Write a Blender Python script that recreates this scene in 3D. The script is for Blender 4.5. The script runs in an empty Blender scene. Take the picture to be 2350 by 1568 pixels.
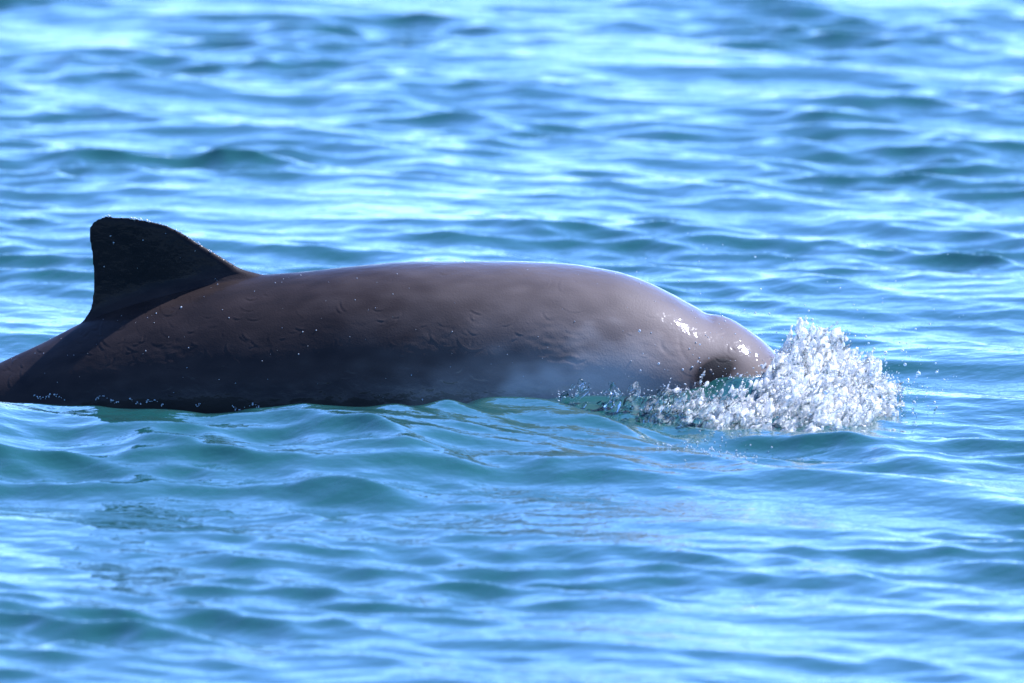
import bpy, bmesh, math, random
import numpy as np
from mathutils import Vector, noise as mnoise

R = math.radians
rng = np.random.default_rng(7)
random.seed(7)
scene = bpy.context.scene
COL = scene.collection

# ------------------------------------------------------------------ camera
PX = 1.30 / 2350.0            # metres per reference pixel at the animal
V0, UC, VC = 907.0, 1175.0, 784.0
PITCH = R(6.0)
DIST = 22.0
target = Vector((0, 0, (V0 - VC) * PX / math.cos(PITCH)))
cam_d = bpy.data.cameras.new("camera")
cam = bpy.data.objects.new("camera", cam_d)
COL.objects.link(cam)
cam.location = target + DIST * Vector((0, -math.cos(PITCH), math.sin(PITCH)))
cam.rotation_euler = (math.pi / 2 - PITCH, 0, 0)
cam_d.sensor_width = 36
cam_d.lens = 36 * DIST / 1.30
cam_d.clip_start = 0.5
cam_d.clip_end = 20000
cam_d.dof.use_dof = True
cam_d.dof.focus_distance = DIST - 0.12
cam_d.dof.aperture_fstop = 10.0
scene.camera = cam

# ------------------------------------------------------------------ sky, sun, exposure
SUN = Vector((0.58, 0.30, 0.76)).normalized()
elev = math.asin(SUN.z)
azim = math.atan2(SUN.x, SUN.y)          # from +Y towards +X
world = bpy.data.worlds.new("World")
scene.world = world
world.use_nodes = True
wn = world.node_tree
bg = wn.nodes["Background"]
sky = wn.nodes.new("ShaderNodeTexSky")
sky.sky_type = 'NISHITA'
sky.sun_disc = False
sky.sun_elevation = elev
sky.sun_rotation = azim
sky.altitude = 1500
sky.air_density = 0.8
sky.dust_density = 0.0
sky.ozone_density = 6.0
wn.links.new(sky.outputs[0], bg.inputs[0])
bg.inputs[1].default_value = 0.15
sd = bpy.data.lights.new("sun", 'SUN')
sd.energy = 5.0
sd.angle = R(0.53)
sd.color = (1.0, 0.93, 0.82)
sun = bpy.data.objects.new("sun", sd)
COL.objects.link(sun)
sun.rotation_euler = (-SUN).to_track_quat('-Z', 'Y').to_euler()

vs = scene.view_settings
vs.view_transform = 'Standard'
vs.look = 'None'
vs.gamma = 1.0
vs.exposure = 1.32
vs.use_white_balance = True            # the camera's cool daylight setting
vs.white_balance_temperature = 5350
vs.white_balance_tint = 20
vs.use_curve_mapping = False
scene.render.engine = 'CYCLES'
cy = scene.cycles
cy.use_denoising = True
try:
    cy.denoiser = 'OPENIMAGEDENOISE'
except Exception:
    pass
cy.max_bounces = 14
cy.diffuse_bounces = 6
cy.transmission_bounces = 12
cy.glossy_bounces = 4
cy.transparent_max_bounces = 24
cy.caustics_reflective = False
cy.caustics_refractive = False


# ------------------------------------------------------------------ helpers
def new_mat(name):
    m = bpy.data.materials.new(name)
    m.use_nodes = True
    nt = m.node_tree
    return m, nt, nt.nodes["Principled BSDF"]


def node(nt, typ, **kw):
    n = nt.nodes.new(typ)
    for k, v in kw.items():
        setattr(n, k, v)
    return n


def mesh_obj(name, verts, faces, mat, smooth=True, parent=None):
    """faces: (n,k) int array, all of the same size"""
    me = bpy.data.meshes.new(name)
    verts = np.ascontiguousarray(verts, dtype=np.float32)
    faces = np.ascontiguousarray(faces, dtype=np.int32)
    k = faces.shape[1]
    me.vertices.add(len(verts))
    me.vertices.foreach_set("co", verts.ravel())
    me.loops.add(faces.size)
    me.loops.foreach_set("vertex_index", faces.ravel())
    me.polygons.add(len(faces))
    me.polygons.foreach_set("loop_start", np.arange(0, faces.size, k, dtype=np.int32))
    me.update(calc_edges=True)
    if smooth:
        me.polygons.foreach_set("use_smooth", np.ones(len(faces), dtype=bool))
    if mat:
        me.materials.append(mat)
    ob = bpy.data.objects.new(name, me)
    COL.objects.link(ob)
    ob.parent = parent
    return ob


def smoothstep(a, b, x):
    t = np.clip((x - a) / (b - a), 0, 1)
    return t * t * (3 - 2 * t)


def U(u):
    return (np.asarray(u, float) - UC) * PX


def Z(v):
    return (V0 - np.asarray(v, float)) * PX / math.cos(PITCH)


def pchip(xs, ys):
    xs = np.asarray(xs, float); ys = np.asarray(ys, float)
    h = np.diff(xs); d = np.diff(ys) / h
    m = np.zeros_like(ys)
    m[0], m[-1] = d[0], d[-1]
    for i in range(1, len(xs) - 1):
        if d[i - 1] * d[i] > 0:
            w1 = 2 * h[i] + h[i - 1]; w2 = h[i] + 2 * h[i - 1]
            m[i] = (w1 + w2) / (w1 / d[i - 1] + w2 / d[i])

    def f(x):
        x = np.clip(np.asarray(x, float), xs[0], xs[-1])
        i = np.clip(np.searchsorted(xs, x) - 1, 0, len(xs) - 2)
        t = (x - xs[i]) / h[i]
        return ((2 * t**3 - 3 * t**2 + 1) * ys[i] + (t**3 - 2 * t**2 + t) * h[i] * m[i]
                + (-2 * t**3 + 3 * t**2) * ys[i + 1] + (t**3 - t**2) * h[i] * m[i + 1])
    return f


class SmoothField:
    """band-limited random field, sum of plane waves"""
    def __init__(self, seed, lam0, lam1, n=24, dim=2):
        r = np.random.default_rng(seed)
        k = r.normal(size=(n, dim)); k /= np.linalg.norm(k, axis=1)[:, None]
        lam = np.exp(r.uniform(math.log(lam0), math.log(lam1), n))
        self.k = k * (2 * math.pi / lam)[:, None]
        self.p = r.uniform(0, 2 * math.pi, n)
        self.n = n

    def __call__(self, *xs):
        out = np.zeros_like(np.asarray(xs[0], float))
        for k, p in zip(self.k, self.p):
            a = p
            for kk, x in zip(k, xs):
                a = a + kk * x
            out += np.sin(a)
        return out * math.sqrt(2.0 / self.n)


# ------------------------------------------------------------------ animal profile (used by the water too)
TOP = [(-800, 1020), (-600, 1000), (-400, 970), (-200, 915), (0, 834), (90, 790), (190, 740), (300, 697),
       (420, 662), (520, 640), (600, 632), (680, 626), (800, 613), (900, 605), (1000, 601), (1150, 601),
       (1300, 607), (1400, 621), (1480, 646), (1540, 674), (1600, 708), (1650, 731),
       (1700, 750), (1740, 774), (1775, 805), (1805, 840), (1840, 883), (1875, 928), (1905, 975), (1920, 1008)]
BOT = [(-800, 1040), (-600, 1052), (-400, 1062), (-200, 1070), (0, 1075), (200, 1100), (420, 1140), (700, 1190),
       (1000, 1215), (1250, 1212), (1450, 1190), (1600, 1160), (1720, 1122), (1800, 1090), (1860, 1066),
       (1905, 1040), (1920, 1030)]
WID = [(-800, 12), (-600, 22), (-400, 45), (-200, 80), (0, 122), (200, 172), (420, 218), (700, 262),
       (1000, 282), (1250, 274), (1450, 250), (1600, 222), (1720, 182), (1800, 142), (1860, 104), (1905, 60), (1920, 24)]
ftop = pchip(*zip(*TOP)); fbot = pchip(*zip(*BOT)); fwid = pchip(*zip(*WID))


# ------------------------------------------------------------------ sea
def wave_set():
    r = np.random.default_rng(23)
    comps = []
    base = math.atan2(1.0, 1.0)                     # travelling away and to the right
    for lam0, lam1, n, slope, spread in ((0.62, 1.7, 14, 0.024, 0.35), (0.26, 0.62, 40, 0.050, 0.38),
                                         (0.13, 0.26, 60, 0.080, 0.46), (0.06, 0.13, 80, 0.080, 0.60)):
        for i in range(n):
            lam = math.exp(r.uniform(math.log(lam0), math.log(lam1)))
            th = base + r.normal(0, spread)
            k = 2 * math.pi / lam
            s = slope * math.sqrt(2.0 / n) * r.uniform(0.6, 1.4)
            comps.append((k * math.cos(th), k * math.sin(th), s / k, r.uniform(0, 2 * math.pi), lam))
    return comps


WAVES = wave_set()


def gauss_ridge(X, Y, x0, y0, h, sx, sy_near, sy_far, rot=0.0):
    c, s = math.cos(rot), math.sin(rot)
    dx = (X - x0) * c + (Y - y0) * s
    dy = -(X - x0) * s + (Y - y0) * c
    sy = np.where(dy < 0, sy_near, sy_far)
    return h * np.exp(-0.5 * (dx / sx) ** 2 - 0.5 * (dy / sy) ** 2)


def axis(lo, hi, step, far, grow):
    a = list(np.arange(lo, hi + step / 2, step))
    for sgn in (-1, 1):
        st, p = step, (lo if sgn < 0 else hi)
        out = []
        while abs(p) < far:
            st *= grow
            p += sgn * st
            out.append(p)
        a = (out[::-1] + a) if sgn < 0 else (a + out)
    return np.array(a)


def local_water(X, Y):
    """mean level, damping of the ambient waves, and the animal's own wave, in metres"""
    H = np.zeros_like(X)
    # wave crest standing on the near side of the flank; its back hides the waterline
    ucol = X / PX + UC
    want = np.interp(ucol, [-900, -300, 0, 150, 250, 350, 480, 600, 700, 850, 1000, 1150, 1250, 1350, 1500, 1650],
                     [975, 902, 896, 906, 906, 913, 927, 921, 914, 915, 921, 930, 940, 962, 994, 1020])
    yr = -0.50 + 0.05 * np.sin(ucol / 190.0 + 1.0) + 0.03 * np.sin(ucol / 83.0)
    base = V0 - yr * math.sin(PITCH) / PX
    hr = np.clip((base - want) * PX, 0, 0.07)
    d = yr - Y
    prof = np.where(d > 0, 0.5 + 0.5 * np.cos(np.pi * np.clip(d / 0.72, 0, 1)), np.exp(-0.5 * (d / 0.085) ** 2))
    H += hr * prof
    H -= 0.014 * np.exp(-0.5 * ((Y + 0.16) / 0.09) ** 2) * smoothstep(U(1330), U(1150), X)
    # bow wave climbing the face
    uu = X / PX + UC
    crest = np.interp(uu, [1250, 1380, 1500, 1620, 1720, 1800, 1860, 1930, 2010, 2080],
                      [0.0, 0.010, 0.016, 0.017, 0.027, 0.038, 0.033, 0.018, 0.006, 0.0])
    yc = -np.interp(uu, [1250, 1450, 1600, 1720, 1800, 1860, 1920], [0.165, 0.155, 0.130, 0.100, 0.075, 0.05, 0.0])
    d = yc - Y
    prof = np.where(d > 0, 1 - smoothstep(0.0, 0.15, d), 1 - smoothstep(0.0, 0.22, -d))
    H += crest * prof
    return H


def build_sea():
    xs = axis(-1.0, 1.0, 0.0045, 9000, 1.18)
    ys = axis(-4.1, 6.6, 0.0105, 9000, 1.18)
    X, Y = np.meshgrid(xs, ys)
    dist = np.hypot(np.maximum(np.abs(X) - 1.0, 0), np.maximum(np.maximum(Y - 6.6, -4.1 - Y), 0))
    H = np.zeros_like(X); DX = np.zeros_like(X); DY = np.zeros_like(X)
    gm = 1.0 + 0.38 * SmoothField(3, 0.6, 1.6, 14)(X, Y)
    gm = np.clip(gm, 0.25, 1.9)
    for kx, ky, a, p, lam in WAVES:
        ph = kx * X + ky * Y + p
        fade = np.exp(-(dist / (lam * 14)) ** 2) if lam > 0 else 1
        amp = a * fade
        if lam < 0.26:
            amp = amp * gm
        sn, cs = np.sin(ph), np.cos(ph)
        H += amp * sn
        k = math.hypot(kx, ky)
        DX += amp * cs * kx / k
        DY += amp * cs * ky / k
    # calmer right against the animal and its wave
    damp = 1 - 0.12 * np.exp(-0.5 * ((Y + 0.38) / 0.22) ** 2) * smoothstep(U(2150), U(1900), X)
    H = H * damp + local_water(X, Y)
    Hx = X + 1.0 * DX * damp
    Hy = Y + 1.0 * DY * damp
    V = np.stack([Hx, Hy, H], -1).reshape(-1, 3)
    ny, nx = X.shape
    i = (np.arange(ny - 1)[:, None] * nx + np.arange(nx - 1)[None, :]).ravel()
    F = np.stack([i, i + 1, i + nx + 1, i + nx], 1)

    m, nt, b = new_mat("sea_water")
    b.inputs["Base Color"].default_value = (0.013, 0.062, 0.056, 1)
    b.inputs["Roughness"].default_value = 0.04
    b.inputs["IOR"].default_value = 1.333
    geo = node(nt, "ShaderNodeNewGeometry")
    n1 = node(nt, "ShaderNodeTexNoise"); n1.inputs["Scale"].default_value = 26; n1.inputs["Detail"].default_value = 3
    bp = node(nt, "ShaderNodeBump"); bp.inputs["Strength"].default_value = 0.14; bp.inputs["Distance"].default_value = 0.02
    nt.links.new(geo.outputs["Position"], n1.inputs["Vector"])
    nt.links.new(n1.outputs["Fac"], bp.inputs["Height"])
    nt.links.new(bp.outputs["Normal"], b.inputs["Normal"])
    ob = mesh_obj("sea", V, F, m)
    ob["kind"] = "structure"
    return ob, xs, ys, H


sea, SXS, SYS, SH = build_sea()


def sea_h(x, y):
    i = np.clip(np.searchsorted(SYS, y) - 1, 0, len(SYS) - 2)
    j = np.clip(np.searchsorted(SXS, x) - 1, 0, len(SXS) - 2)
    return SH[i, j]


# ------------------------------------------------------------------ porpoise
def loft_body():
    n = 420
    t = np.linspace(0, 1, n)
    us = -800 + (1920 + 800) * t
    us = np.concatenate([us[:-1], [1912, 1917, 1919.5]])
    us = np.unique(us)
    top, bot, wid = Z(ftop(us)), Z(fbot(us)), fwid(us) * PX
    zc = bot + (top - bot) * 0.5
    hh = (top - bot) / 2
    na = 160
    ph = np.linspace(0, 2 * math.pi, na, endpoint=False)
    c, s = np.cos(ph), np.sin(ph)
    # flanks a little slab-sided, back keeled towards the dorsal fin
    keel = np.exp(-0.5 * ((us - 280) / 330) ** 2)[:, None]
    ex = 0.94 + 0.36 * smoothstep(900, 250, us)[:, None] * (s > 0)[None, :]
    yy = np.sign(c)[None, :] * np.abs(c)[None, :] ** ex
    up = np.clip(s, 0, 1)[None, :]
    y = wid[:, None] * yy * (1 - 0.20 * keel * up ** 1.5)
    z = zc[:, None] + hh[:, None] * (s[None, :])
    x = np.repeat(U(us)[:, None], na, 1)
    V = np.stack([x, y, z], -1).reshape(-1, 3)
    ns = len(us)
    F = []
    for i in range(ns - 1):
        a = i * na + np.arange(na); b2 = i * na + (np.arange(na) + 1) % na
        F.append(np.stack([a, b2, b2 + na, a + na], 1))
    F = np.concatenate(F)
    # caps
    faces = [tuple(f) for f in F]
    verts = [tuple(v) for v in V]
    verts.append((float(U(us[0])), 0, float(zc[0]))); verts.append((float(U(us[-1])) + 0.0005, 0, float(zc[-1])))
    ia, ib = len(verts) - 2, len(verts) - 1
    for k in range(na):
        faces.append((ia, (k + 1) % na, k))
        o = (ns - 1) * na
        faces.append((ib, o + k, o + (k + 1) % na))
    return verts, faces


def fin_outline():
    lead = [(640, 640), (600, 630), (556, 618), (526, 600), (500, 584), (460, 560), (415, 532), (380, 516), (340, 507), (300, 500), (262, 496)]
    tip = [(238, 498), (216, 507), (204, 522), (202, 540)]
    trail = [(205, 562), (209, 590), (210, 630), (209, 665), (206, 695), (200, 716), (190, 735), (172, 754), (150, 768), (110, 792)]
    return lead, tip, trail


def loft_fin():
    """horizontal slices of a foil between the trailing and the leading edge, flared into the back"""
    lead, tip, trail = fin_outline()
    L = sorted(lead + tip[:1], key=lambda p: p[1]); T = sorted(tip + trail, key=lambda p: p[1])
    fl = lambda v: np.interp(v, [p[1] for p in L], [p[0] for p in L])
    ftr = lambda v: np.interp(v, [p[1] for p in T], [p[0] for p in T])
    vs_ = np.concatenate([[496.4, 497.2, 498.5], np.arange(500, 860, 5)])
    verts, faces = [], []
    m = 40
    for v in vs_:
        ul = float(fl(v)) if v <= 640 else 640 + (v - 640) * 0.7
        ut = float(ftr(v)) if v <= 792 else 110 - (v - 792) * 2.0
        if v < 500:
            ut = max(ut, 262 - (262 - 225) * math.sqrt(max(0, (v - 496) / 4)))
        ch = ul - ut
        tmax = 0.5 * (6 + 24 * min(1, max(0, (v - 496) / 230)) ** 0.85) * min(1, math.sqrt(max(0.02, (v - 495) / 25)))
        row = []
        for side in (1, -1):
            for k in range(m):
                s = k / m if side == 1 else 1 - k / m
                u = ul - ch * s
                foil = math.sqrt(min(1.0, s / 0.07)) * (1 - 0.85 * float(smoothstep(0.25, 1.0, s)))
                half = tmax * foil + 2.0 * math.sqrt(max(0, s * (1 - s)))
                gap = max(0.0, float(ftop(u)) - v)               # height above the back
                half += 13 * math.exp(-gap / 10.0) * math.sqrt(max(0, min(1, 6 * s * (1 - s))))
                row.append((float(U(u)), side * half * PX, float(Z(v))))
        verts.append(row)
    n = 2 * m
    flat = [p for r_ in verts for p in r_]
    for i in range(len(verts) - 1):
        for k in range(n):
            a = i * n + k; b2 = i * n + (k + 1) % n
            faces.append((a, a + n, b2 + n, b2))
    faces.append(tuple(range(n)))
    o = (len(verts) - 1) * n
    faces.append(tuple(reversed(range(o, o + n))))
    return flat, faces


def slab_fin(pts, thick):
    """closed lens-shaped blade from an outline in its own plane: list of (centre, outline ring)"""
    P = [Vector(p) for p in pts]
    c = sum(P, Vector()) / len(P)
    nrm = Vector()
    for i in range(len(P)):
        nrm += (P[i] - c).cross(P[(i + 1) % len(P)] - c)
    nrm.normalize()
    verts, faces = [tuple(p) for p in P], []
    n = len(P)
    for sgn in (1, -1):
        ring0 = list(range(n))
        for f in (0.75, 0.4):
            base = len(verts)
            for p in P:
                q = c + (p - c) * f
                verts.append(tuple(q + nrm * sgn * thick * (1 - f * f)))
            for k in range(n):
                a, b2 = ring0[k], ring0[(k + 1) % n]
                faces.append((a, b2, base + (k + 1) % n, base + k) if sgn > 0 else (b2, a, base + k, base + (k + 1) % n))
            ring0 = list(range(base, base + n))
        faces.append(tuple(ring0) if sgn > 0 else tuple(reversed(ring0)))
    return verts, faces


def build_porpoise():
    pieces = [loft_body(), loft_fin()]
    # flukes and flippers, below the surface
    tx, tz = float(U(-790)), float(Z(1030))
    fl = [(tx + .10, 0.02, tz), (tx + .03, .10, tz), (tx - .06, .20, tz - .005), (tx - .10, .205, tz - .006), (tx - .07, .10, tz),
          (tx - .045, 0, tz), (tx - .07, -.10, tz), (tx - .10, -.205, tz - .006), (tx - .06, -.20, tz - .005), (tx + .03, -.10, tz), (tx + .10, -0.02, tz)]
    pieces.append(slab_fin(fl, 0.014))
    for s in (1, -1):
        x0, z0 = float(U(1420)), float(Z(1135))
        pieces.append(slab_fin([(x0 + .04, s * .085, z0 + .01), (x0 - .03, s * .085, z0), (x0 - .10, s * .15, z0 - .10),
                                (x0 - .135, s * .17, z0 - .15), (x0 - .115, s * .17, z0 - .155), (x0 - .03, s * .15, z0 - .08)], 0.012))
    verts, faces = [], []
    for v, f in pieces:
        o = len(verts)
        verts += v
        faces += [tuple(i + o for i in q) for q in f]
    me = bpy.data.meshes.new("raw")
    me.from_pydata(verts, [], faces)
    bm = bmesh.new(); bm.from_mesh(me)
    bmesh.ops.recalc_face_normals(bm, faces=bm.faces)
    bm.to_mesh(me); bm.free()
    tmp = bpy.data.objects.new("raw", me)
    COL.objects.link(tmp)
    rm = tmp.modifiers.new("r", 'REMESH'); rm.mode = 'VOXEL'; rm.voxel_size = 0.0017
    sm = tmp.modifiers.new("s", 'SMOOTH'); sm.factor = 0.5; sm.iterations = 7
    dg = bpy.context.evaluated_depsgraph_get()
    out = bpy.data.meshes.new_from_object(tmp.evaluated_get(dg))
    bpy.data.objects.remove(tmp)
    out.name = "porpoise"
    n = len(out.vertices)
    co = np.zeros(n * 3, np.float32); out.vertices.foreach_get("co", co); co = co.reshape(-1, 3).astype(float)
    no = np.zeros(n * 3, np.float32); out.vertices.foreach_get("normal", no); no = no.reshape(-1, 3).astype(float)
    x, y, z = co.T
    uu = x / PX + UC
    vv = V0 - z * math.cos(PITCH) / PX

    # --- relief: crescent wrinkles and soft unevenness
    r = np.random.default_rng(5)
    disp = 0.00028 * SmoothField(11, 0.05, 0.2, 30, 3)(x, y, z)
    # raised blowhole with the crease behind it
    top_w = np.exp(-0.5 * (y / 0.028) ** 2) * (z > 0.03)
    disp += top_w * PX * (8 * np.exp(-0.5 * ((uu - 1666) / 30) ** 2) - 3 * np.exp(-0.5 * ((uu - 1622) / 12) ** 2))
    infin = (vv < ftop(uu) - 12)
    near = np.where((np.abs(y) > 0.01) & (uu > -100) & (~infin))[0]
    ncr = 620
    cand = near[r.integers(0, len(near), 6000)]
    made = 0
    side_s = np.sign(y)
    for ci in cand:
        if made >= ncr:
            break
        cu, cv = uu[ci], vv[ci]
        # densest behind the middle of the flank
        band = math.exp(-0.5 * ((cv - (800 + 0.04 * (cu - 700))) / 75) ** 2)
        dens = band * (0.95 if cu < 1350 else 0.35) + 0.04
        if r.uniform() > dens:
            continue
        made += 1
        rad = float(np.clip(r.lognormal(math.log(17), 0.5), 7, 48)) * PX
        ang0 = r.normal(-1.85, 0.75)
        half = r.uniform(0.25, 1.1)
        depth = r.uniform(0.0001, 0.00042) * (1.0 if cu < 1200 else 0.55)
        dx = x - x[ci]; dz = (z - z[ci])
        sel = np.where((np.abs(dx) < rad * 1.8) & (np.abs(dz) < rad * 1.8) & (side_s == side_s[ci]))[0]
        ddx = dx[sel]; ddz = dz[sel] * 1.15; ddy = y[sel] - y[ci]
        rr = np.sqrt(ddx**2 + ddz**2)
        aa = np.arctan2(ddz, ddx)
        da = np.abs((aa - ang0 + math.pi) % (2 * math.pi) - math.pi)
        w = 1 - smoothstep(half * 0.5, half * 1.15, da)
        sg = 0.95e-3
        q = (rr - rad) / sg
        disp[sel] += depth * w * (np.exp(-0.5 * (q + 1.0) ** 2) - 1.1 * np.exp(-0.5 * (q - 0.9) ** 2))
    bandw = np.exp(-0.5 * ((vv - 820) / 85) ** 2) * smoothstep(40, 300, uu) * (1 - 0.6 * smoothstep(1300, 1500, uu))
    wr = SmoothField(91, 0.008, 0.022, 40, 3)(x * 0.75, y, z * 1.3) * np.clip(0.4 + SmoothField(92, 0.06, 0.15, 20, 3)(x, y, z), 0, 2)
    disp += 0.00006 * bandw * wr
    # long fine creases behind the eye and blowhole
    for (u0, v0, u1, v1, bow, dep) in ((1560, 745, 1600, 830, -18, .0008), (1583, 850, 1615, 905, -16, .0010), (1515, 760, 1545, 800, -10, .0006),
                                       (1600, 712, 1640, 732, 5, .0012)):
        for k in range(26):
            f = k / 25
            cu = u0 + (u1 - u0) * f + bow * math.sin(math.pi * f); cv = v0 + (v1 - v0) * f
            d2 = ((uu - cu) ** 2 + (vv - cv) ** 2) / 3.4 ** 2
            sel = np.where(d2 < 9)[0]
            disp[sel] -= dep * 0.16 * np.exp(-0.5 * d2[sel]) * math.sin(math.pi * f) ** .5
    disp[infin] *= 0.25
    co = co + no * disp[:, None]
    out.vertices.foreach_set("co", co.astype(np.float32).ravel())

    # --- pigment: dark back and tail, paler fore flank, dark eye patch and lip
    nz = SmoothField(31, 0.03, 0.14, 40, 3)(x, y, z * 1.6)
    nz2 = SmoothField(37, 0.012, 0.04, 40, 3)(x * .5, y, z)
    pale = smoothstep(650, 1500, uu + 16 * nz + 8 * nz2)
    q = uu + 1.4 * (vv - 935) + 30 * nz + 12 * nz2
    side = smoothstep(720, 1230, q) * smoothstep(630, 840, vv + 8 * nz) * (1 - 0.65 * smoothstep(1330, 1620, uu))
    pig = 0.084 + 0.33 * pale + 0.54 * side
    pig += 0.007 * nz + 0.007 * nz2
    eye = np.exp(-0.5 * (((uu - 1637) / 31) ** 2 + ((vv - 834 + 0.25 * (uu - 1637)) / 20) ** 2))
    pig *= 1 - 0.97 * np.clip(eye * 2.0, 0, 1)
    pig *= 1 - 0.25 * np.exp(-0.5 * (((uu - 1730) / 40) ** 2 + ((vv - 815) / 40) ** 2))
    # darker patch on the trailing half of the fin
    patch = smoothstep(0.0, 0.25, 0.9 - ((uu - 270) / 75) ** 2 - ((vv - 590) / 75) ** 2 + 0.35 * nz) * infin
    pig *= 1 - 0.5 * patch
    pig *= 1 - 0.78 * smoothstep(-8, 40, ftop(uu) - vv) * (uu > 110) * (uu < 640)  # shade of the backlit fin painted into its pigment
    pig = np.clip(pig - 0.06 * np.clip(eye * 2.0, 0, 1), -0.06, 1)
    at = out.attributes.new("pigment", 'FLOAT', 'POINT')
    at.data.foreach_set("value", pig.astype(np.float32))
    out.polygons.foreach_set("use_smooth", np.ones(len(out.polygons), dtype=bool))

    m, nt, b = new_mat("porpoise_skin")
    a = node(nt, "ShaderNodeAttribute", attribute_name="pigment")
    cr = node(nt, "ShaderNodeValToRGB")
    e = cr.color_ramp.elements
    e[0].position = 0.0; e[0].color = (0.004, 0.004, 0.005, 1)
    e[1].position = 1.0; e[1].color = (0.36, 0.318, 0.28, 1)
    k = cr.color_ramp.elements.new(0.10); k.color = (0.024, 0.0165, 0.014, 1)
    k = cr.color_ramp.elements.new(0.6); k.color = (0.132, 0.104, 0.086, 1)
    tc = node(nt, "ShaderNodeNewGeometry")
    n1 = node(nt, "ShaderNodeTexNoise"); n1.inputs["Scale"].default_value = 60; n1.inputs["Detail"].default_value = 5
    mp = node(nt, "ShaderNodeMapping"); mp.inputs["Scale"].default_value = (0.35, 1, 1)
    nt.links.new(tc.outputs["Position"], mp.inputs["Vector"])
    nt.links.new(mp.outputs["Vector"], n1.inputs["Vector"])
    mx = node(nt, "ShaderNodeMath", operation='MULTIPLY_ADD')
    mx.inputs[1].default_value = 0.10; mx.inputs[2].default_value = -0.05
    nt.links.new(n1.outputs["Fac"], mx.inputs[0])
    ad = node(nt, "ShaderNodeMath", operation='ADD')
    nt.links.new(a.outputs["Fac"], ad.inputs[0]); nt.links.new(mx.outputs[0], ad.inputs[1])
    ml = node(nt, "ShaderNodeMath", operation='MULTIPLY')
    nt.links.new(ad.outputs[0], cr.inputs["Fac"])
    nt.links.new(cr.outputs["Color"], b.inputs["Base Color"])
    b.inputs["Roughness"].default_value = 0.55
    b.inputs["IOR"].default_value = 1.36
    b.inputs["Specular IOR Level"].default_value = 0.15
    cw = node(nt, "ShaderNodeMapRange")                 # matt dark fin and tail, glossier head
    cw.inputs[1].default_value = 0.02; cw.inputs[2].default_value = 0.40
    cw.inputs[3].default_value = 0.12; cw.inputs[4].default_value = 0.85
    nt.links.new(a.outputs["Fac"], cw.inputs[0])
    nt.links.new(cw.outputs[0], b.inputs["Coat Weight"])
    b.inputs["Coat Roughness"].default_value = 0.075
    b.inputs["Coat IOR"].default_value = 1.33
    n2 = node(nt, "ShaderNodeTexNoise"); n2.inputs["Scale"].default_value = 420; n2.inputs["Detail"].default_value = 3
    nt.links.new(tc.outputs["Position"], n2.inputs["Vector"])
    bp = node(nt, "ShaderNodeBump"); bp.inputs["Strength"].default_value = 0.25; bp.inputs["Distance"].default_value = 0.001
    nt.links.new(n2.outputs["Fac"], bp.inputs["Height"])
    nt.links.new(bp.outputs["Normal"], b.inputs["Normal"])
    # thin uneven film of water: breaks the sun's glint on the head
    n3 = node(nt, "ShaderNodeTexNoise"); n3.inputs["Scale"].default_value = 95; n3.inputs["Detail"].default_value = 2
    nt.links.new(tc.outputs["Position"], n3.inputs["Vector"])
    bq = node(nt, "ShaderNodeBump"); bq.inputs["Strength"].default_value = 0.30; bq.inputs["Distance"].default_value = 0.003
    nt.links.new(n3.outputs["Fac"], bq.inputs["Height"])
    nt.links.new(bq.outputs["Normal"], b.inputs["Coat Normal"])
    out.materials.clear(); out.materials.append(m)
    ob = bpy.data.objects.new("porpoise", out)
    COL.objects.link(ob)
    ob["label"] = "dark grey porpoise arching its wet back out of the sea, dorsal fin raised"
    ob["category"] = "porpoise"
    return ob, co, no


porpoise, PCO, PNO = build_porpoise()


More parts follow.
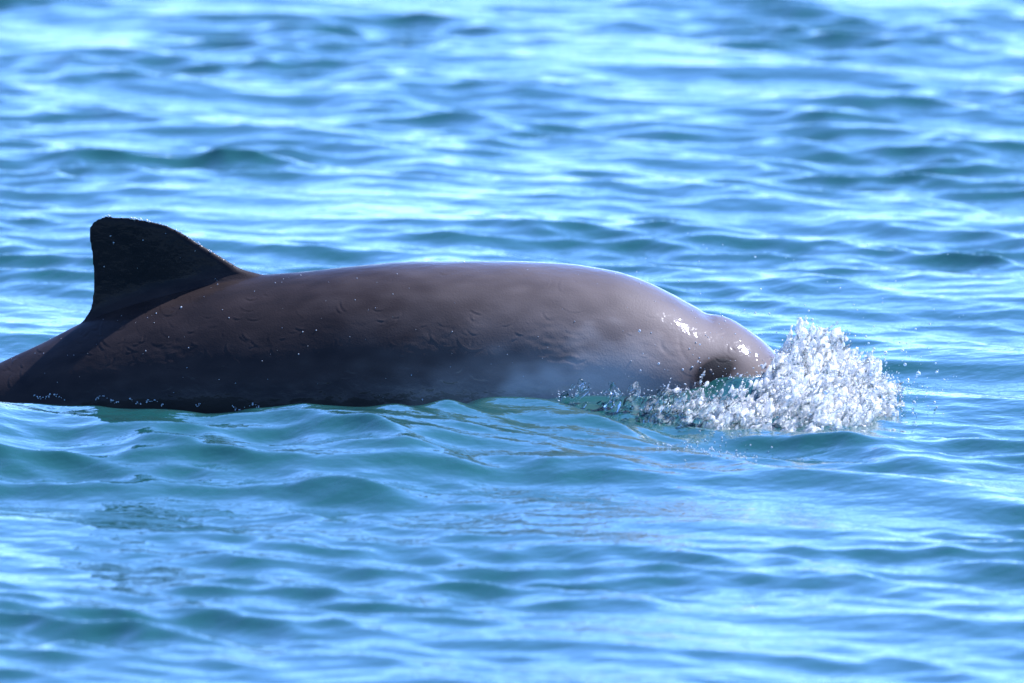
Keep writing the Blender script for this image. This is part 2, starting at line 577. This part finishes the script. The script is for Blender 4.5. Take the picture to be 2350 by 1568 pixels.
# ------------------------------------------------------------------ materials for thrown water
def splash_mat():
    """aerated water: clear lumps with white, light-scattering froth between"""
    m, nt, b = new_mat("splash_water")
    nt.nodes.remove(b)
    tp = node(nt, "ShaderNodeBsdfTransparent"); tp.inputs[0].default_value = (0.94, 0.98, 0.98, 1)
    gl = node(nt, "ShaderNodeBsdfGlossy"); gl.inputs["Roughness"].default_value = 0.09
    fr = node(nt, "ShaderNodeFresnel"); fr.inputs[0].default_value = 1.45
    b = node(nt, "ShaderNodeMixShader")
    nt.links.new(fr.outputs[0], b.inputs[0]); nt.links.new(tp.outputs[0], b.inputs[1]); nt.links.new(gl.outputs[0], b.inputs[2])
    at = node(nt, "ShaderNodeAttribute", attribute_name="froth")
    geo = node(nt, "ShaderNodeNewGeometry")
    n1 = node(nt, "ShaderNodeTexNoise"); n1.inputs["Scale"].default_value = 130; n1.inputs["Detail"].default_value = 5
    nt.links.new(geo.outputs["Position"], n1.inputs["Vector"])
    mr = node(nt, "ShaderNodeMapRange")
    mr.inputs[1].default_value = 0.42; mr.inputs[2].default_value = 0.58
    mr.inputs[3].default_value = 0.10; mr.inputs[4].default_value = 1.0
    nt.links.new(n1.outputs["Fac"], mr.inputs[0])
    df = node(nt, "ShaderNodeBsdfDiffuse"); df.inputs[0].default_value = (0.97, 0.95, 0.90, 1)
    tr = node(nt, "ShaderNodeBsdfTranslucent"); tr.inputs[0].default_value = (0.97, 0.95, 0.90, 1)
    m1 = node(nt, "ShaderNodeMixShader"); m1.inputs[0].default_value = 0.6
    nt.links.new(df.outputs[0], m1.inputs[1]); nt.links.new(tr.outputs[0], m1.inputs[2])
    m2 = node(nt, "ShaderNodeMixShader")
    mm = node(nt, "ShaderNodeMath", operation='MULTIPLY')
    nt.links.new(mr.outputs[0], mm.inputs[0]); nt.links.new(at.outputs["Fac"], mm.inputs[1])
    nt.links.new(mm.outputs[0], m2.inputs[0])
    nt.links.new(b.outputs[0], m2.inputs[1]); nt.links.new(m1.outputs[0], m2.inputs[2])
    nt.links.new(m2.outputs[0], nt.nodes["Material Output"].inputs["Surface"])
    return m


def clear_mat():
    m, nt, b = new_mat("clear_water")
    b.inputs["Base Color"].default_value = (0.96, 0.99, 1.0, 1)
    b.inputs["Roughness"].default_value = 0.16
    b.inputs["IOR"].default_value = 1.333
    b.inputs["Transmission Weight"].default_value = 0.6
    return m


M_SPLASH, M_CLEAR = splash_mat(), clear_mat()


def ico(sub):
    bm = bmesh.new(); bmesh.ops.create_icosphere(bm, subdivisions=sub, radius=1.0)
    bm.verts.ensure_lookup_table()
    v = np.array([q.co[:] for q in bm.verts]); f = np.array([[q.index for q in t.verts] for t in bm.faces])
    bm.free()
    return v, f


def blobs(pos, rad, sub=1, squash=None, seed=1):
    v, f = ico(sub)
    r = np.random.default_rng(seed)
    n = len(pos)
    sc = rad[:, None, None] * (1 + (r.uniform(-.3, .3, (n, 1, 3)) if squash is None else squash))
    V = pos[:, None, :] + v[None] * sc
    F = f[None] + (np.arange(n) * len(v))[:, None, None]
    return V.reshape(-1, 3), F.reshape(-1, 3)


ENV_U = [1240, 1330, 1450, 1560, 1650, 1740, 1770, 1790, 1820, 1850, 1900, 1950, 1990, 2030, 2080]
ENV_H = [10, 22, 27, 30, 32, 30, 30, 50, 76, 68, 60, 56, 42, 20, 0]


def splash_plan(x, y):
    """plan coordinates of the churned water: height limit in metres and position across (-1 near .. 1 far)"""
    u = x / PX + UC
    ynear = -(np.interp(u, [1240, 1400, 1600, 1850, 1980, 2080], [955, 978, 990, 1000, 992, 960]) - V0) * PX / math.sin(PITCH)
    yfar = np.interp(u, [1240, 1500, 1700, 1790, 1850, 1950, 2080], [-0.26, -0.27, -0.20, -0.03, 0.07, 0.08, 0.0])
    c = 2 * (y - ynear) / (yfar - ynear) - 1
    ac = np.clip(np.abs(c), 0, 1.5)
    far_bias = np.where(u > 1760, 0.35 + 0.65 * smoothstep(-0.8, 0.5, c), 0.8 + 0.2 * smoothstep(-.5, .5, c))
    h = np.interp(u, ENV_U, ENV_H) * PX * (1 - ac ** 4) * far_bias
    return u, c, h


def build_splash():
    r = np.random.default_rng(41)
    # --- torn, lumpy water as an iso-surface of a turbulent density
    vx = 0.0014
    xs = np.arange(float(U(1240)), float(U(2075)), vx)
    ys = np.arange(-0.47, 0.11, vx)
    zs = np.arange(-0.014, 0.118, vx)
    X2, Y2 = np.meshgrid(xs, ys, indexing='ij')
    u2, c2, h2 = splash_plan(X2, Y2)
    h0 = sea_h(X2, Y2)
    lump = SmoothField(51, 0.025, 0.08, 26)(X2, Y2)
    lump2 = SmoothField(52, 0.010, 0.03, 26)(X2, Y2)
    hl = h2 * np.clip(0.48 + 0.46 * lump + 0.32 * lump2, 0.0, 1.6)
    gate = smoothstep(1150, 1680, u2 + 110 * lump)                # patchy along the flank, solid at the snout
    F3 = np.empty((len(xs), len(ys), len(zs)), np.float32)
    Zc = zs[None, :]
    fd = np.array([0.62, -0.30, 0.72]); fd /= np.linalg.norm(fd)
    sf = [SmoothField(71, 0.013, 0.042, 24, 3), SmoothField(73, 0.0055, 0.013, 24, 3)]
    for i in range(len(xs)):
        dz = (h0[i] + hl[i])[:, None] - Zc
        below = (h0[i])[:, None] - Zc
        full = np.zeros((len(ys), len(zs)))
        cx, cy_, cz = full + xs[i], full + ys[:, None], full + Zc
        al = 0.62 * (cx * fd[0] + cy_ * fd[1] + cz * fd[2])      # stretched along the throw
        cx, cy_, cz = cx - al * fd[0], cy_ - al * fd[1], cz - al * fd[2]
        a = sf[0](cx, cy_, cz)
        b = sf[1](cx, cy_, cz)
        f = dz / 0.009 + 1.35 * a + 0.7 * b - 1.2 * (1 - gate[i])[:, None] - 0.25 - 2.4 * (1 - smoothstep(0.0, 0.020, h2[i]))[:, None]
        f = np.minimum(f, (below / 0.004) + 40 * (hl[i] > 0.0012)[:, None] * (np.abs(c2[i]) < 1)[:, None])
        # hollow: thin skins round trapped air above the surface
        f = np.where(below < 0, np.minimum(f, 1.25 - 0.9 * a * np.sign(b) * 0.6), f)
        f = np.minimum(f, 6 + 3 * (Zc - (h0[i][:, None] - 0.006)) / 0.001)      # closed just under the sea
        F3[i] = np.clip(f, -3, 3)
    F3[[0, -1]] = -3; F3[:, [0, -1]] = -3; F3[:, :, [0, -1]] = -3
    org = np.array([xs[0], ys[0], zs[0]])
    try:
        import openvdb
        g = openvdb.FloatGrid(background=-3.0)
        g.copyFromArray(F3)
        pts, tris, quads = g.convertToPolygons(isovalue=0.0)
        co = org + pts * vx
        o = mesh_obj("splash", co, quads[:, ::-1], M_SPLASH)
    except ImportError:                                           # same density as packed small lumps
        idx = np.argwhere(np.abs(F3) < 0.35)
        idx = idx[r.integers(0, len(idx), 16000)]
        co, fc = blobs(org + idx * vx, r.uniform(0.0014, 0.003, len(idx)), 1, seed=3)
        o = mesh_obj("splash", co, fc, M_SPLASH)
    us_ = co[:, 0] / PX + UC
    hz_ = co[:, 2] - sea_h(co[:, 0], co[:, 1])
    fr = smoothstep(1520, 1740, us_ + 70 * SmoothField(63, 0.015, 0.05, 20, 3)(*co.T.astype(float))) * (0.7 + 0.3 * smoothstep(0.0, 0.015, hz_))
    at = o.data.attributes.new("froth", 'FLOAT', 'POINT'); at.data.foreach_set("value", fr.astype(np.float32))
    o["kind"] = "stuff"
    o["label"] = "white churned splash of water breaking over the porpoise's face"
    o["category"] = "splash"

    # --- strings and fine drops bursting off it
    up = np.where(hz_ > 0.004)[0]
    P, Rd = [], []
    for i in range(420):
        k = up[r.integers(0, len(up))]
        if us_[k] + r.normal(0, 90) < 1600:
            continue
        d = np.array([r.normal(0.35, 0.5), r.normal(-0.1, 0.5), r.uniform(0.5, 1.3)])
        d /= np.linalg.norm(d); L = r.uniform(0.005, 0.022)
        m = 10
        t = np.linspace(-0.15, 1, m)
        P.append(co[k] + d * (t * L)[:, None]); Rd.append((0.0019 - 0.0013 * np.clip(t, 0, 1) + 0.0009 * (t > .95)) * r.uniform(.55, 1.15))
    lig = np.vstack(P); lr = np.concatenate(Rd)
    k = up[r.integers(0, len(up), 6000)]
    k = k[us_[k] + r.normal(0, 130, len(k)) > 1560]
    dp = co[k] + r.normal(0, 0.004, (len(k), 3)) + np.array([0.001, 0, 0.0025])
    pos = np.vstack([lig, dp])
    rad = np.concatenate([lr, np.clip(r.lognormal(math.log(0.00055), 0.45, len(k)), 0.0003, 0.0016)])
    V, F = blobs(pos, rad, 1, seed=8)
    o = mesh_obj("splash_drops", V, F, M_SPLASH)
    at = o.data.attributes.new("froth", 'FLOAT', 'POINT')
    at.data.foreach_set("value", np.repeat(r.uniform(0, 1, len(pos)) < 0.45, 12).astype(np.float32))
    o["kind"] = "stuff"
    o["label"] = "fine white drops bursting off the splash at the porpoise's face"
    o["category"] = "splash"

    # --- loose spray thrown ahead
    n = 420
    u = np.concatenate([r.normal(1880, 110, n // 2), r.normal(2010, 75, n - n // 2)]); y = r.normal(-0.12, 0.14, n)
    x = U(u)
    z = sea_h(x, y) + np.interp(u, ENV_U, ENV_H) * PX * 1.2 * r.uniform(0, 1, n) ** 1.3 + 0.014 * r.exponential(1, n)
    rad = np.clip(r.lognormal(math.log(0.0010), 0.5, n), 0.0005, 0.0034)
    n2 = 190                                                     # far-flung drops ahead and above
    u2 = r.uniform(1450, 2200, n2); y2 = r.uniform(-0.5, 0.4, n2)
    z2 = 0.01 + 0.17 * r.uniform(0, 1, n2) ** 1.7
    n3 = 260                                                     # glinting fringe along the cheek
    u3 = r.uniform(1260, 1840, n3)
    yb = -np.interp(u3, [1250, 1450, 1600, 1720, 1800, 1860], [0.165, 0.155, 0.135, 0.11, 0.085, 0.05])
    y3 = yb - np.abs(r.normal(0, 0.018, n3))
    z3 = sea_h(U(u3), y3) + 0.004 * r.exponential(1, n3)
    # a torn lick of water behind the tail stock
    n4 = 60
    u4 = r.uniform(-30, 30, n4); y4 = 0.12 + r.normal(0, 0.02, n4); z4 = sea_h(U(u4), y4) + (30 + 0.7 * u4) * PX * r.uniform(0, 1, n4)
    n5 = 130                                                     # drops pattering back on to the near water
    u5 = r.normal(1625, 55, n5); y5 = -(r.normal(1022, 16, n5) - V0) * PX / math.sin(PITCH); z5 = sea_h(U(u5), y5) + 0.0006
    pos = np.concatenate([np.stack([U(u5), y5, z5], 1), np.stack([x, y, z], 1), np.stack([U(u2), y2, z2], 1), np.stack([U(u3), y3, z3], 1), np.stack([U(u4), y4, z4], 1)])
    rad = np.concatenate([r.uniform(0.0004, 0.0014, n5), rad, np.clip(r.lognormal(math.log(0.0007), 0.4, n2), 0.0004, 0.0018), r.uniform(0.0003, 0.0013, n3), r.uniform(0.0006, 0.002, n4)])
    V, F = blobs(pos, rad, 2, seed=9, squash=r.uniform(-.15, .15, (len(pos), 1, 3)))
    o = mesh_obj("spray", V, F, M_CLEAR)
    o["kind"] = "stuff"
    o["label"] = "loose spray of clear drops flying around the splash"
    o["category"] = "spray"


build_splash()


def build_beads():
    """drops clinging to and flying past the animal's back, and along its waterline"""
    r = np.random.default_rng(77)
    x, y, z = PCO.T
    uu = x / PX + UC; vv = V0 - z * math.cos(PITCH) / PX
    P, Rd = [], []
    cand = np.where((y < 0.01) & (z > 0.0) & (uu > -40) & (PNO[:, 1] < 0.3))[0]
    for i in cand[r.integers(0, len(cand), 170)]:
        rad = float(np.clip(r.lognormal(math.log(0.00048), 0.4), 0.0003, 0.0014))
        P.append(PCO[i] + PNO[i] * rad * 0.05); Rd.append(rad)
    head = np.where((y < 0.0) & (z > 0.0) & (uu > 1580) & (PNO[:, 1] < 0.1))[0]
    for i in head[r.integers(0, len(head), 80)]:
        rad = float(np.clip(r.lognormal(math.log(0.0006), 0.5), 0.0003, 0.0022))
        P.append(PCO[i] + PNO[i] * rad * 0.05); Rd.append(rad)
    fin = np.where((uu > 205) & (uu < 580) & (vv < ftop(uu) + 4) & (np.abs(y) < 0.02))[0]
    for ue in np.concatenate([r.uniform(225, 470, 46), r.uniform(300, 560, 20), [460, 527, 556]]):
        col = fin[np.abs(uu[fin] - ue) < 3]
        if len(col) == 0:
            continue
        i = col[np.argmax(z[col])]
        rad = r.uniform(0.0004, 0.0011) if r.uniform() < .85 else 0.0019
        P.append(PCO[i] + np.array([0, -0.001, 0.0004]) + r.normal(0, 0.0006, 3)); Rd.append(rad)
    # wet glinting fringe where the tail end of the flank meets the sea
    vimg = V0 - (z * math.cos(PITCH) + y * math.sin(PITCH)) / PX
    line = np.interp(uu, [60, 150, 250, 350, 480, 620], [907, 913, 917, 924, 935, 933])
    low = np.where((y < -0.02) & (uu > 80) & (uu < 600) & (PNO[:, 1] < -0.2) & (np.abs(vimg - line + 1 + 5 * np.sin(uu / 9.0)) < 3.5) & (np.sin(uu / 17.0) + np.sin(uu / 41.0) > -0.2))[0]
    for i in low[r.integers(0, len(low), 110)]:
        rad = r.uniform(0.0003, 0.0011)
        P.append(PCO[i] + PNO[i] * rad * 0.4); Rd.append(rad)
    P = np.array(P); Rd = np.array(Rd)
    V, F = blobs(P, Rd, 2, seed=5, squash=r.uniform(-.15, .15, (len(P), 1, 3)))
    o = mesh_obj("water_beads", V, F, M_CLEAR)
    o["kind"] = "stuff"
    o["label"] = "tiny clear water beads dotted over the porpoise's wet skin"
    o["category"] = "droplets"


build_beads()


def build_eye():
    # half-closed eye set into the dark patch on the near cheek
    x0, z0 = float(U(1628)), float(Z(831))
    d = (PCO[:, 0] - x0) ** 2 + (PCO[:, 2] - z0) ** 2 + np.where(PCO[:, 1] < 0, 0, 1)
    m, nt, b = new_mat("eye_black")
    b.inputs["Base Color"].default_value = (0.004, 0.004, 0.005, 1)
    b.inputs["Roughness"].default_value = 0.35
    for s in (-1, 1):
        i = int(np.argmin((PCO[:, 0] - x0) ** 2 + (PCO[:, 2] - z0) ** 2 + np.where(PCO[:, 1] * s > 0, 0, 1)))
        v, f = ico(3)
        nrm = Vector(PNO[i]); q = nrm.to_track_quat('Z', 'X').to_matrix()
        V = np.array([tuple(q @ Vector((a * .0060, b2 * .0050, c * .003))) for a, b2, c in v]) + PCO[i] - PNO[i] * 0.0026
        mesh_obj("eye", V, f, m, parent=porpoise)


build_eye()
